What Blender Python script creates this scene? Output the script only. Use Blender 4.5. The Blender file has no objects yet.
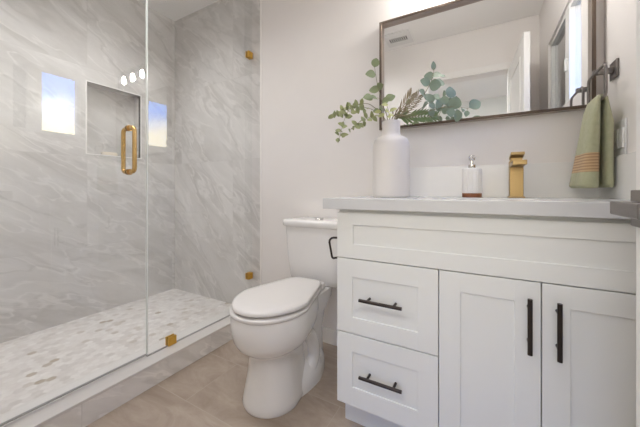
import bpy, bmesh, math, random
from mathutils import Vector, Matrix
random.seed(7)
scn = bpy.context.scene
COL = scn.collection
R = math.radians

# ------------------------------------------------------------------ camera, world, lights, exposure
CAM_H, YAW, FPX, HORIZON = 0.911, 29.55, 285.0, 191.1
cam_d = bpy.data.cameras.new('camera')
cam = bpy.data.objects.new('camera', cam_d)
COL.objects.link(cam)
cam.location = (0, 0, CAM_H)
cam.rotation_euler = (R(90), 0, R(YAW))
cam_d.sensor_width = 36.0
cam_d.lens = 36.0 * FPX / 640.0
cam_d.shift_y = -(213.5 - HORIZON) / 640.0
cam_d.clip_start = 0.02
scn.camera = cam

scn.view_settings.view_transform = 'Standard'
scn.view_settings.look = 'None'
scn.view_settings.gamma = 1.0
scn.view_settings.use_curve_mapping = False
scn.cycles.max_bounces = 24
scn.cycles.diffuse_bounces = 12
scn.cycles.glossy_bounces = 8
scn.cycles.transmission_bounces = 12
scn.cycles.transparent_max_bounces = 24
scn.view_settings.exposure = -0.38

world = bpy.data.worlds.new('sky')
scn.world = world
world.use_nodes = True
wn, wl = world.node_tree.nodes, world.node_tree.links
wn.clear()
w_out = wn.new('ShaderNodeOutputWorld')
w_bg = wn.new('ShaderNodeBackground')
w_tc = wn.new('ShaderNodeTexCoord')
w_sep = wn.new('ShaderNodeSeparateXYZ')
w_noise = wn.new('ShaderNodeTexNoise')
w_noise.inputs['Scale'].default_value = 9.0
w_noise.inputs['Detail'].default_value = 5.0
w_ma = wn.new('ShaderNodeMath'); w_ma.operation = 'MULTIPLY_ADD'
w_ma.inputs[1].default_value = 0.10
w_ramp = wn.new('ShaderNodeValToRGB')
w_ramp.color_ramp.elements[0].position = 0.05
w_ramp.color_ramp.elements[0].color = (0.05, 0.05, 0.045, 1)
e = w_ramp.color_ramp.elements.new(0.08); e.color = (1.0, 0.88, 0.68, 1)
e = w_ramp.color_ramp.elements[-1]; e.position = 0.45
e.color = (0.10, 0.28, 0.85, 1)
e = w_ramp.color_ramp.elements.new(0.215); e.color = (1.0, 0.90, 0.70, 1)
e = w_ramp.color_ramp.elements.new(0.29); e.color = (0.14, 0.34, 0.95, 1)
wl.new(w_tc.outputs['Generated'], w_sep.inputs[0])
wl.new(w_tc.outputs['Generated'], w_noise.inputs['Vector'])
wl.new(w_noise.outputs['Fac'], w_ma.inputs[0])
wl.new(w_sep.outputs['Z'], w_ma.inputs[2])
wl.new(w_ma.outputs[0], w_ramp.inputs[0])
wl.new(w_ramp.outputs[0], w_bg.inputs['Color'])
w_bg.inputs['Strength'].default_value = 11.0
wl.new(w_bg.outputs[0], w_out.inputs[0])


def area(name, loc, rot, sx, sy, power, color=(1, 1, 1), shape='RECTANGLE'):
    l = bpy.data.lights.new(name, 'AREA')
    l.shape = shape
    l.size = sx
    l.size_y = sy
    l.energy = power
    l.color = color
    o = bpy.data.objects.new(name, l)
    COL.objects.link(o)
    o.location = loc
    o.rotation_euler = rot
    return o


area('ceiling_lamp', (-1.02, 0.655, 2.365), (0, 0, 0), 0.62, 0.22, 5.9, (0.985, 0.99, 1.0)).data.spread = R(140)
area('shower_lamp', (-1.78, 0.70, 2.365), (0, 0, 0), 0.40, 1.0, 10.0, (0.985, 0.99, 1.0)).data.spread = R(112)
area('hall_fill', (-0.2, -0.62, 2.365), (0, 0, 0), 1.6, 0.8, 46.0, (1.0, 0.99, 0.98))  # unseen fill added to brighten the hall and, through the doorway, the vanity

# ------------------------------------------------------------------ measures of the room (metres)
YB = 1.5166          # back wall
XR = 0.416           # right wall
XS = -2.2955         # shower side wall
YFR = 0.07           # inner face of the entry wall
ZC = 2.3705          # ceiling
XG = -1.414          # shower glass
XCO = -1.3326        # outer face of the shower curb
XCI = -1.50
ZCURB, ZPAN = 0.1083, 0.0753
VX0, VX1, VYF = -0.478, XR - 0.004, 0.975
ZCT, ZCB = 0.884, 0.8438


# ------------------------------------------------------------------ mesh helpers
def tag(o, label=None, cat=None, group=None, kind=None):
    if label: o['label'] = label
    if cat: o['category'] = cat
    if group: o['group'] = group
    if kind: o['kind'] = kind
    return o


def thing(name, loc, label, cat, group=None):
    o = bpy.data.objects.new(name, None)
    o.empty_display_size = 0.05
    COL.objects.link(o)
    o.location = loc
    return tag(o, label, cat, group)


class MB:
    def __init__(self):
        self.bm = bmesh.new()
        self.mi = 0

    def _merge(self, t):
        me = bpy.data.meshes.new('t')
        for f in t.faces: f.material_index = self.mi
        t.to_mesh(me); t.free()
        self.bm.from_mesh(me)
        bpy.data.meshes.remove(me)

    def box(self, a, b, bev=0.0, seg=2, mat=None):
        t = bmesh.new()
        bmesh.ops.create_cube(t, size=1.0)
        a, b = Vector(a), Vector(b)
        lo = Vector((min(a[i], b[i]) for i in range(3)))
        hi = Vector((max(a[i], b[i]) for i in range(3)))
        for v in t.verts:
            v.co = Vector((lo[i] + (v.co[i] + 0.5) * (hi[i] - lo[i]) for i in range(3)))
        if bev:
            bmesh.ops.bevel(t, geom=t.edges[:], offset=bev, segments=seg, profile=0.5, affect='EDGES')
        if mat is not None: bmesh.ops.transform(t, matrix=mat, verts=t.verts)
        for f in t.faces: f.smooth = False
        self._merge(t)
        return self

    def loft(self, rings, cap0=True, cap1=True, closed=False):
        t = bmesh.new()
        vr = [[t.verts.new(p) for p in r] for r in rings]
        n = len(rings[0])
        m = len(vr)
        for i in range(m if closed else m - 1):
            a, b = vr[i], vr[(i + 1) % m]
            for k in range(n):
                t.faces.new((a[k], a[(k + 1) % n], b[(k + 1) % n], b[k]))
        if not closed:
            if cap0: t.faces.new(list(reversed(vr[0])))
            if cap1: t.faces.new(vr[-1])
        bmesh.ops.recalc_face_normals(t, faces=t.faces[:])
        for f in t.faces: f.smooth = True
        self._merge(t)
        return self

    def lathe(self, prof, c=(0, 0), n=32, cap0=True, cap1=True):
        rings = [[(c[0] + r * math.cos(2 * math.pi * k / n), c[1] + r * math.sin(2 * math.pi * k / n), z) for k in range(n)] for r, z in prof]
        return self.loft(rings, cap0, cap1)

    def tube(self, path, r, n=12, closed=False, sq=False):
        path = [Vector(p) for p in path]
        m = len(path)
        rings = []
        prev = None
        for i, p in enumerate(path):
            if closed:
                d = (path[(i + 1) % m] - path[i - 1]).normalized()
            else:
                d = (path[min(i + 1, m - 1)] - path[max(i - 1, 0)]).normalized()
            if prev is None:
                up = Vector((0, 0, 1)) if abs(d.z) < 0.9 else Vector((0, 1, 0))
                u = d.cross(up).normalized()
            else:
                u = (prev - d * prev.dot(d)).normalized()
            prev = u
            v = d.cross(u)
            rr = r[i] if isinstance(r, (list, tuple)) else r
            ring = []
            for k in range(n):
                a = 2 * math.pi * (k + 0.5) / n
                cx, cy = math.cos(a), math.sin(a)
                if sq:
                    s = 1 / max(abs(cx), abs(cy)); cx *= s; cy *= s
                ring.append(p + (u * cx + v * cy) * rr)
            rings.append(ring)
        return self.loft(rings, closed=closed)

    def build(self, name, mats, parent=None, smooth=True, angle=35):
        me = bpy.data.meshes.new(name)
        bmesh.ops.remove_doubles(self.bm, verts=self.bm.verts[:], dist=1e-6)
        self.bm.to_mesh(me); self.bm.free()
        if not isinstance(mats, (list, tuple)): mats = [mats]
        for m in mats: me.materials.append(m)
        if smooth:
            flags = [p.use_smooth for p in me.polygons]
            me.set_sharp_from_angle(angle=R(angle))
            me.polygons.foreach_set('use_smooth', flags)
        o = bpy.data.objects.new(name, me)
        COL.objects.link(o)
        if parent is not None: o.parent = parent
        return o


def arc(p0, p1, p2, n=6):
    p0, p1, p2 = Vector(p0), Vector(p1), Vector(p2)
    return [(1 - t) ** 2 * p0 + 2 * t * (1 - t) * p1 + t * t * p2 for t in [i / n for i in range(n + 1)]]


def egg(z, yf, yb, hw, cx=0.0, ymax=None, back=0.6, n=48, ef=2.0, eb=3.0):
    """plan outline: a round nose towards -y, a squarer tail towards +y"""
    if ymax is None: ymax = yf + (yb - yf) * 0.5
    pts = []
    for k in range(n):
        a = 2 * math.pi * k / n
        c, s = math.cos(a), math.sin(a)
        if s < 0:
            q = ef; y = ymax - (ymax - yf) * abs(s) ** (2 / q); x = hw * math.copysign(abs(c) ** (2 / q), c)
        else:
            q = eb; y = ymax + (yb - ymax) * abs(s) ** (2 / q)
            x = hw * math.copysign(abs(c) ** (2 / q), c) * (1 - (1 - back) * (y - ymax) / max(yb - ymax, 1e-6))
        pts.append((cx + x, y, z))
    return pts


def rrect(x0, x1, y0, y1, z, e=6.0, n=48):
    cx, cy, hx, hy = (x0 + x1) / 2, (y0 + y1) / 2, (x1 - x0) / 2, (y1 - y0) / 2
    out = []
    for k in range(n):
        a = 2 * math.pi * k / n
        c, s = math.cos(a), math.sin(a)
        out.append((cx + hx * math.copysign(abs(c) ** (2 / e), c), cy + hy * math.copysign(abs(s) ** (2 / e), s), z))
    return out


# ------------------------------------------------------------------ material helpers
def nt(name):
    m = bpy.data.materials.new(name)
    m.use_nodes = True
    n, l = m.node_tree.nodes, m.node_tree.links
    return m, n, l, n['Principled BSDF']


def node(n, kind, **kw):
    x = n.new(kind)
    for k, v in kw.items():
        if k == 'op': x.operation = v
        else: x.inputs[k].default_value = v
    return x


def plain(name, col, rough=0.5, metal=0.0, var=0.04, scale=8.0, bump=0.0, bscale=200.0, spec=None, stretch=None, coat=0.0):
    m, n, l, b = nt(name)
    tc = n.new('ShaderNodeTexCoord')
    src = tc.outputs['Object']
    if stretch:
        mp = n.new('ShaderNodeMapping'); mp.inputs['Scale'].default_value = stretch
        l.new(src, mp.inputs[0]); src = mp.outputs[0]
    no = node(n, 'ShaderNodeTexNoise', Scale=scale, Detail=4.0)
    l.new(src, no.inputs['Vector'])
    mx = n.new('ShaderNodeMix'); mx.data_type = 'RGBA'
    mx.inputs[6].default_value = (*[c * (1 - var) for c in col], 1)
    mx.inputs[7].default_value = (*[min(1, c * (1 + var)) for c in col], 1)
    l.new(no.outputs['Fac'], mx.inputs[0])
    l.new(mx.outputs[2], b.inputs['Base Color'])
    b.inputs['Roughness'].default_value = rough
    b.inputs['Metallic'].default_value = metal
    if coat: b.inputs['Coat Weight'].default_value = coat
    if spec is not None: b.inputs['Specular IOR Level'].default_value = spec
    if bump:
        nb = node(n, 'ShaderNodeTexNoise', Scale=bscale, Detail=3.0)
        l.new(src, nb.inputs['Vector'])
        bp = node(n, 'ShaderNodeBump', Strength=bump, Distance=0.002)
        l.new(nb.outputs['Fac'], bp.inputs['Height'])
        l.new(bp.outputs[0], b.inputs['Normal'])
    return m


def ramp(n, stops):
    r = n.new('ShaderNodeValToRGB')
    el = r.color_ramp.elements
    while len(el) < len(stops): el.new(0.5)
    for e_, (p, c) in zip(el, stops):
        e_.position = p; e_.color = (*c, 1)
    return r


def mixrgb(n, l, fac, a, b, blend='MIX'):
    mx = n.new('ShaderNodeMix'); mx.data_type = 'RGBA'; mx.blend_type = blend
    for sock, val in ((mx.inputs[0], fac), (mx.inputs[6], a), (mx.inputs[7], b)):
        if hasattr(val, 'is_output'): l.new(val, sock)
        elif isinstance(val, (int, float)): sock.default_value = val
        else: sock.default_value = (*val, 1)
    return mx.outputs[2]


def marble_color(n, l, vec, base, light, dark):
    """soft drifts along u, with thin pale veins and grey streaks"""
    mp = n.new('ShaderNodeMapping')
    mp.inputs['Scale'].default_value = (0.75, 2.6, 1.0)
    l.new(vec, mp.inputs[0])
    warp = node(n, 'ShaderNodeTexNoise', Scale=1.3, Detail=4.0, Roughness=0.55)
    l.new(mp.outputs[0], warp.inputs['Vector'])
    add = n.new('ShaderNodeVectorMath'); add.operation = 'MULTIPLY_ADD'
    add.inputs[1].default_value = (0.9, 1.1, 0.5)
    l.new(warp.outputs['Color'], add.inputs[0])
    l.new(mp.outputs[0], add.inputs[2])
    n1 = node(n, 'ShaderNodeTexNoise', Scale=2.3, Detail=8.0, Roughness=0.60)
    l.new(add.outputs[0], n1.inputs['Vector'])
    r1 = ramp(n, [(0.30, dark), (0.47, base), (0.66, light)])
    l.new(n1.outputs['Fac'], r1.inputs[0])

    def vein(scale, width, amount, off):
        a = n.new('ShaderNodeVectorMath'); a.operation = 'ADD'; a.inputs[1].default_value = off
        l.new(add.outputs[0], a.inputs[0])
        n2 = node(n, 'ShaderNodeTexNoise', Scale=scale, Detail=4.0, Roughness=0.5)
        l.new(a.outputs[0], n2.inputs['Vector'])
        sb = node(n, 'ShaderNodeMath', op='SUBTRACT'); sb.inputs[1].default_value = 0.5
        l.new(n2.outputs['Fac'], sb.inputs[0])
        ab = node(n, 'ShaderNodeMath', op='ABSOLUTE'); l.new(sb.outputs[0], ab.inputs[0])
        r2 = ramp(n, [(0.0, (1, 1, 1)), (width, (0, 0, 0))]); l.new(ab.outputs[0], r2.inputs[0])
        f = node(n, 'ShaderNodeMath', op='MULTIPLY'); f.inputs[1].default_value = amount
        l.new(r2.outputs[0], f.inputs[0])
        return f.outputs[0]
    c = mixrgb(n, l, vein(1.8, 0.034, 0.45, (3, 7, 0)), r1.outputs[0], tuple(k * 0.86 for k in dark))
    return mixrgb(n, l, vein(2.7, 0.026, 0.62, (11, 2, 0)), c, tuple(min(1, k * 1.10) for k in light))


def marble_tile(name, axis, tw=1.2, th=0.6, rough=0.16, off=0.5, shift=(0, 0), rot=30, lift=1.0):
    """axis: 'x' for a wall facing x (uses y,z), 'y' for a wall facing y (uses x,z), 'z' for a top"""
    m, n, l, b = nt(name)
    tc = n.new('ShaderNodeTexCoord')
    sp = n.new('ShaderNodeSeparateXYZ'); l.new(tc.outputs['Object'], sp.inputs[0])
    cb = n.new('ShaderNodeCombineXYZ')
    u, v = {'x': ('Y', 'Z'), 'y': ('X', 'Z'), 'z': ('Y', 'X')}[axis]
    l.new(sp.outputs[u], cb.inputs[0]); l.new(sp.outputs[v], cb.inputs[1])
    mp0 = n.new('ShaderNodeMapping'); mp0.inputs['Location'].default_value = (shift[0] + 10.0 * tw, shift[1], 0)
    l.new(cb.outputs[0], mp0.inputs[0])
    br = n.new('ShaderNodeTexBrick')
    br.offset = off; br.inputs['Scale'].default_value = 1.0
    br.inputs['Brick Width'].default_value = tw; br.inputs['Row Height'].default_value = th
    br.inputs['Mortar Size'].default_value = 0.0016; br.inputs['Mortar Smooth'].default_value = 0.2
    br.inputs['Color1'].default_value = (0, 0, 0, 1); br.inputs['Color2'].default_value = (1, 1, 1, 1)
    br.inputs['Bias'].default_value = 0.0
    l.new(mp0.outputs[0], br.inputs['Vector'])
    # every tile carries its own piece of the pattern
    tint = n.new('ShaderNodeVectorMath'); tint.operation = 'MULTIPLY'
    tint.inputs[1].default_value = (7.0, 3.0, 0.0)
    l.new(br.outputs['Color'], tint.inputs[0])
    rt = n.new('ShaderNodeMapping'); rt.inputs['Rotation'].default_value = (0, 0, R(rot))
    l.new(cb.outputs[0], rt.inputs[0])
    ad = n.new('ShaderNodeVectorMath'); ad.operation = 'ADD'
    l.new(rt.outputs[0], ad.inputs[0]); l.new(tint.outputs[0], ad.inputs[1])
    c = marble_color(n, l, ad.outputs[0], *[tuple(k * lift for k in c_) for c_ in ((0.62, 0.602, 0.585), (0.69, 0.672, 0.655), (0.53, 0.51, 0.49))])
    g = node(n, 'ShaderNodeMath', op='MULTIPLY'); g.inputs[1].default_value = 0.55
    l.new(br.outputs['Fac'], g.inputs[0])
    l.new(mixrgb(n, l, g.outputs[0], c, (0.55, 0.53, 0.51)), b.inputs['Base Color'])
    b.inputs['Roughness'].default_value = rough
    return m


def hex_tile(name):
    """elongated hexagon mosaic, each piece with its own marble tone"""
    m, n, l, b = nt(name)
    tc = n.new('ShaderNodeTexCoord')
    mp = n.new('ShaderNodeMapping')
    mp.inputs['Location'].default_value = (80.0, 80.0 * 1.7320508, 0)
    mp.inputs['Scale'].default_value = (30.0, 27.0, 0)
    mp.inputs['Rotation'].default_value = (0, 0, 0)
    l.new(tc.outputs['Object'], mp.inputs[0])
    S = (1.0, 1.7320508, 1.0)

    def cell(vec):
        mo = n.new('ShaderNodeVectorMath'); mo.operation = 'MODULO'; mo.inputs[1].default_value = S
        l.new(vec, mo.inputs[0])
        su = n.new('ShaderNodeVectorMath'); su.operation = 'SUBTRACT'; su.inputs[1].default_value = (0.5, 0.8660254, 0)
        l.new(mo.outputs[0], su.inputs[0])
        return su.outputs[0]
    a = cell(mp.outputs[0])
    sh = n.new('ShaderNodeVectorMath'); sh.operation = 'ADD'; sh.inputs[1].default_value = (0.5, 0.8660254, 0)
    l.new(mp.outputs[0], sh.inputs[0])
    c = cell(sh.outputs[0])
    la = n.new('ShaderNodeVectorMath'); la.operation = 'LENGTH'; l.new(a, la.inputs[0])
    lc = n.new('ShaderNodeVectorMath'); lc.operation = 'LENGTH'; l.new(c, lc.inputs[0])
    lt = node(n, 'ShaderNodeMath', op='LESS_THAN'); l.new(la.outputs['Value'], lt.inputs[0]); l.new(lc.outputs['Value'], lt.inputs[1])
    mx = n.new('ShaderNodeMix'); mx.data_type = 'VECTOR'
    l.new(lt.outputs[0], mx.inputs[0]); l.new(c, mx.inputs[4]); l.new(a, mx.inputs[5])
    q = mx.outputs[1]
    idv = n.new('ShaderNodeVectorMath'); idv.operation = 'SUBTRACT'
    l.new(mp.outputs[0], idv.inputs[0]); l.new(q, idv.inputs[1])
    ad = n.new('ShaderNodeVectorMath'); ad.operation = 'ADD'; ad.inputs[1].default_value = (0.1, 0.1, 0.0)
    l.new(idv.outputs[0], ad.inputs[0])
    sn = n.new('ShaderNodeVectorMath'); sn.operation = 'SNAP'; sn.inputs[1].default_value = (0.25, 0.25, 0.25)
    l.new(ad.outputs[0], sn.inputs[0])
    wn_ = n.new('ShaderNodeTexWhiteNoise'); wn_.noise_dimensions = '2D'
    l.new(sn.outputs[0], wn_.inputs['Vector'])
    # distance to the cell border
    ab = n.new('ShaderNodeVectorMath'); ab.operation = 'ABSOLUTE'; l.new(q, ab.inputs[0])
    dt = n.new('ShaderNodeVectorMath'); dt.operation = 'DOT_PRODUCT'; dt.inputs[1].default_value = (0.5, 0.8660254, 0)
    l.new(ab.outputs[0], dt.inputs[0])
    sx = n.new('ShaderNodeSeparateXYZ'); l.new(ab.outputs[0], sx.inputs[0])
    mxm = node(n, 'ShaderNodeMath', op='MAXIMUM'); l.new(dt.outputs['Value'], mxm.inputs[0]); l.new(sx.outputs[0], mxm.inputs[1])
    gr = ramp(n, [(0.455, (0, 0, 0)), (0.475, (1, 1, 1))]); l.new(mxm.outputs[0], gr.inputs[0])
    tone = ramp(n, [(0.0, (0.63, 0.595, 0.575)), (0.3, (0.72, 0.69, 0.67)), (0.6, (0.78, 0.755, 0.735)), (0.90, (0.70, 0.66, 0.64)),
                    (0.972, (0.56, 0.51, 0.46)), (0.994, (0.42, 0.36, 0.29))])
    l.new(wn_.outputs['Value'], tone.inputs[0])
    no = node(n, 'ShaderNodeTexNoise', Scale=14.0, Detail=5.0, Roughness=0.6)
    o2 = n.new('ShaderNodeVectorMath'); o2.operation = 'ADD'
    l.new(tc.outputs['Object'], o2.inputs[0]); l.new(wn_.outputs['Color'], o2.inputs[1])
    l.new(o2.outputs[0], no.inputs['Vector'])
    vr = ramp(n, [(0.35, (0.88, 0.87, 0.86)), (0.65, (1, 1, 1))]); l.new(no.outputs['Fac'], vr.inputs[0])
    col = mixrgb(n, l, 1.0, tone.outputs[0], vr.outputs[0], 'MULTIPLY')
    g = node(n, 'ShaderNodeMath', op='MULTIPLY'); g.inputs[1].default_value = 0.55; l.new(gr.outputs[0], g.inputs[0])
    l.new(mixrgb(n, l, g.outputs[0], col, (0.62, 0.59, 0.56)), b.inputs['Base Color'])
    b.inputs['Roughness'].default_value = 0.38
    return m


def floor_tile(name):
    m, n, l, b = nt(name)
    tc = n.new('ShaderNodeTexCoord')
    mp0 = n.new('ShaderNodeMapping'); mp0.inputs['Location'].default_value = (6.0 + 0.22, 6.0 - 1.09 + 0.3, 0)
    l.new(tc.outputs['Object'], mp0.inputs[0])
    br = n.new('ShaderNodeTexBrick'); br.offset = 0.5
    br.inputs['Scale'].default_value = 1.0; br.inputs['Brick Width'].default_value = 0.6; br.inputs['Row Height'].default_value = 0.3
    br.inputs['Mortar Size'].default_value = 0.0018; br.inputs['Mortar Smooth'].default_value = 0.1
    br.inputs['Color1'].default_value = (0, 0, 0, 1); br.inputs['Color2'].default_value = (1, 1, 1, 1)
    l.new(mp0.outputs[0], br.inputs['Vector'])
    mp = n.new('ShaderNodeMapping'); mp.inputs['Scale'].default_value = (1.0, 2.2, 1.0); mp.inputs['Rotation'].default_value = (0, 0, R(20))
    l.new(tc.outputs['Object'], mp.inputs[0])
    ad = n.new('ShaderNodeVectorMath'); ad.operation = 'MULTIPLY_ADD'; ad.inputs[1].default_value = (5, 3, 0)
    l.new(br.outputs['Color'], ad.inputs[0]); l.new(mp.outputs[0], ad.inputs[2])
    n1 = node(n, 'ShaderNodeTexNoise', Scale=3.4, Detail=9.0, Roughness=0.68, Distortion=0.9)
    l.new(ad.outputs[0], n1.inputs['Vector'])
    r = ramp(n, [(0.3, (0.29, 0.228, 0.178)), (0.5, (0.37, 0.30, 0.243)), (0.72, (0.46, 0.388, 0.33))])
    l.new(n1.outputs['Fac'], r.inputs[0])
    g = node(n, 'ShaderNodeMath', op='MULTIPLY'); g.inputs[1].default_value = 0.35; l.new(br.outputs['Fac'], g.inputs[0])
    l.new(mixrgb(n, l, g.outputs[0], r.outputs[0], (0.52, 0.455, 0.39)), b.inputs['Base Color'])
    b.inputs['Roughness'].default_value = 0.42
    return m


def thin_glass(name, tint=(0.985, 0.992, 0.99), ior=1.5, dirt=0.0):
    m, n, l, b = nt(name)
    n.remove(b)
    out = n['Material Output']
    tr = n.new('ShaderNodeBsdfTransparent'); tr.inputs[0].default_value = (*tint, 1)
    gl = n.new('ShaderNodeBsdfGlossy'); gl.inputs['Roughness'].default_value = 0.0
    fr = n.new('ShaderNodeFresnel'); fr.inputs['IOR'].default_value = ior
    no = node(n, 'ShaderNodeTexNoise', Scale=2.0, Detail=1.0)
    tc = n.new('ShaderNodeTexCoord'); l.new(tc.outputs['Object'], no.inputs['Vector'])
    mr = n.new('ShaderNodeMapRange'); mr.inputs['To Min'].default_value = ior - 0.02; mr.inputs['To Max'].default_value = ior + 0.02
    l.new(no.outputs['Fac'], mr.inputs['Value']); l.new(mr.outputs[0], fr.inputs['IOR'])
    # Fresnel seen from inside a pane flips the index; use the outside value on both faces
    ge = n.new('ShaderNodeNewGeometry')
    mxs = n.new('ShaderNodeMixShader')
    mf = node(n, 'ShaderNodeMath', op='MULTIPLY')
    inv = node(n, 'ShaderNodeMath', op='SUBTRACT'); inv.inputs[0].default_value = 1.0
    l.new(ge.outputs['Backfacing'], inv.inputs[1])
    l.new(fr.outputs[0], mf.inputs[0]); l.new(inv.outputs[0], mf.inputs[1])
    dbl = node(n, 'ShaderNodeMath', op='MULTIPLY'); dbl.inputs[1].default_value = 1.9
    dbl.use_clamp = True
    l.new(mf.outputs[0], dbl.inputs[0])
    l.new(dbl.outputs[0], mxs.inputs[0]); l.new(tr.outputs[0], mxs.inputs[1]); l.new(gl.outputs[0], mxs.inputs[2])
    l.new(mxs.outputs[0], out.inputs[0])
    return m


def emit(name, col, strength):
    m, n, l, b = nt(name)
    n.remove(b)
    em = n.new('ShaderNodeEmission'); em.inputs[1].default_value = strength
    no = node(n, 'ShaderNodeTexNoise', Scale=30.0)
    l.new(mixrgb(n, l, no.outputs['Fac'], col, tuple(c * 0.96 for c in col)), em.inputs[0])
    l.new(em.outputs[0], n['Material Output'].inputs[0])
    return m


M = {}
M['paint'] = plain('warm_white_wall_paint', (0.79, 0.76, 0.74), 0.55, var=0.015, bump=0.05, bscale=350)
M['paint_hall'] = plain('pale_hall_paint', (0.70, 0.71, 0.69), 0.6, var=0.015)
M['ceiling'] = plain('ceiling_paint', (0.84, 0.825, 0.81), 0.7, var=0.01)
M['trim'] = plain('white_trim_paint', (0.80, 0.785, 0.77), 0.35, var=0.01)
M['tile_x'] = marble_tile('grey_marble_tile_side', 'x', shift=(0.31, 0.06))
M['tile_y'] = marble_tile('grey_marble_tile_back', 'y', shift=(0.4, 0.06), rot=42)
M['tile_curb'] = marble_tile('grey_marble_curb_face', 'x', 0.6, 0.3, rough=0.25, shift=(0.1, -0.1), lift=1.22)
M['curb_top'] = plain('white_marble_curb_cap', (0.66, 0.635, 0.615), 0.3, var=0.06, scale=5.0, stretch=(3, 0.6, 3))
M['hex'] = hex_tile('hex_marble_mosaic')
M['floor'] = floor_tile('taupe_stone_tile')
M['edge'] = plain('white_tile_edge', (0.86, 0.84, 0.82), 0.25, var=0.01)
M['cab'] = plain('white_cabinet_paint', (0.745, 0.752, 0.73), 0.38, var=0.012, scale=4)
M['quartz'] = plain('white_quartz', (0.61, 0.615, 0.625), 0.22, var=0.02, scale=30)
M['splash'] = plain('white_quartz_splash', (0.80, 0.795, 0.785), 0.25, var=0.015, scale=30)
M['porcelain'] = plain('white_porcelain', (0.78, 0.765, 0.755), 0.10, var=0.008, coat=0.3)
M['seat'] = plain('white_seat_plastic', (0.69, 0.665, 0.65), 0.22, var=0.008)
M['bronze'] = plain('dark_bronze', (0.055, 0.045, 0.042), 0.32, 0.9, var=0.15, scale=40)
M['nickel'] = plain('brushed_gunmetal', (0.23, 0.21, 0.20), 0.38, 1.0, var=0.1, scale=60, stretch=(1, 1, 12))
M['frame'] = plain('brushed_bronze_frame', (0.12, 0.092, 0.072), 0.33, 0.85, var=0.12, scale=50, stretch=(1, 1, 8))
M['frame_glare'] = plain('bronze_frame_side_glare', (0.40, 0.34, 0.30), 0.28, 0.9, var=0.08, scale=50)  # frame bronze lightened to paint in the bright reflections on its sides
M['brass'] = plain('brushed_brass', (0.40, 0.285, 0.14), 0.36, 1.0, var=0.07, scale=60, stretch=(1, 1, 8))
M['brass_pull'] = plain('polished_brass', (0.64, 0.42, 0.17), 0.22, 1.0, var=0.05)
M['brass_clip'] = plain('yellow_brass', (0.72, 0.42, 0.08), 0.33, 0.75, var=0.05)
M['chrome'] = plain('chrome', (0.72, 0.71, 0.70), 0.12, 1.0, var=0.03)
M['glass'] = thin_glass('clear_pane', ior=1.6)
M['glass_edge'] = plain('polished_glass_edge', (0.80, 0.83, 0.81), 0.15, var=0.02)
M['seal'] = plain('grey_silicone_seal', (0.30, 0.29, 0.28), 0.25, var=0.02)
M['vinyl'] = plain('white_vinyl', (0.84, 0.84, 0.83), 0.3, var=0.01)
M['vase'] = plain('matte_white_ceramic', (0.73, 0.70, 0.68), 0.5, var=0.015, bump=0.08, bscale=90)
M['wood'] = plain('brown_wood_band', (0.20, 0.065, 0.022), 0.4, var=0.3, scale=60, stretch=(1, 1, 6))
M['ribbed'] = plain('white_ribbed_ceramic', (0.82, 0.805, 0.79), 0.35, var=0.01)
M['leaf_euc'] = plain('silver_green_leaf', (0.25, 0.32, 0.235), 0.5, var=0.22, scale=30)
M['leaf_green'] = plain('mid_green_leaf', (0.25, 0.30, 0.16), 0.5, var=0.25, scale=30)
M['leaf_small'] = plain('olive_small_leaf', (0.30, 0.33, 0.15), 0.5, var=0.3, scale=40)
M['leaf_yellow'] = plain('yellow_green_leaf', (0.46, 0.48, 0.22), 0.5, var=0.2, scale=30)
M['leaf_brown'] = plain('dry_brown_frond', (0.31, 0.25, 0.15), 0.6, var=0.3, scale=40)
M['leaf_dark'] = plain('dark_green_frond', (0.17, 0.24, 0.10), 0.5, var=0.25, scale=40)
M['stem'] = plain('brown_green_stem', (0.24, 0.22, 0.13), 0.6, var=0.2, scale=60)
M['bulb'] = emit('lit_bulb', (1.0, 0.945, 0.89), 260.0)
M['soap'] = plain('cream_soap', (0.82, 0.74, 0.62), 0.45, var=0.05)
M['vent'] = plain('white_vent_metal', (0.74, 0.73, 0.72), 0.45, var=0.02)
M['dark'] = plain('painted_slot_shade', (0.03, 0.03, 0.03), 0.8, var=0.1)


def mirror_mat():
    m, n, l, b = nt('silvered_mirror')
    no = node(n, 'ShaderNodeTexNoise', Scale=3.0)
    l.new(mixrgb(n, l, no.outputs['Fac'], (0.90, 0.91, 0.905), (0.92, 0.93, 0.925)), b.inputs['Base Color'])
    b.inputs['Metallic'].default_value = 1.0
    b.inputs['Roughness'].default_value = 0.0
    return m


M['mirror'] = mirror_mat()


def screen_mat():
    m, n, l, b = nt('grey_insect_screen')
    out = n['Material Output']
    b.inputs['Base Color'].default_value = (0.08, 0.085, 0.09, 1)
    b.inputs['Roughness'].default_value = 0.8
    tr = n.new('ShaderNodeBsdfTransparent')
    ck = node(n, 'ShaderNodeTexNoise', Scale=900.0)
    tc = n.new('ShaderNodeTexCoord'); l.new(tc.outputs['Object'], ck.inputs['Vector'])
    mr = n.new('ShaderNodeMapRange'); mr.inputs['To Min'].default_value = 0.86; mr.inputs['To Max'].default_value = 0.96
    l.new(ck.outputs['Fac'], mr.inputs['Value'])
    mx = n.new('ShaderNodeMixShader')
    l.new(mr.outputs[0], mx.inputs[0]); l.new(tr.outputs[0], mx.inputs[1]); l.new(b.outputs[0], mx.inputs[2])
    l.new(mx.outputs[0], out.inputs[0])
    return m


M['screen'] = screen_mat()


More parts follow.
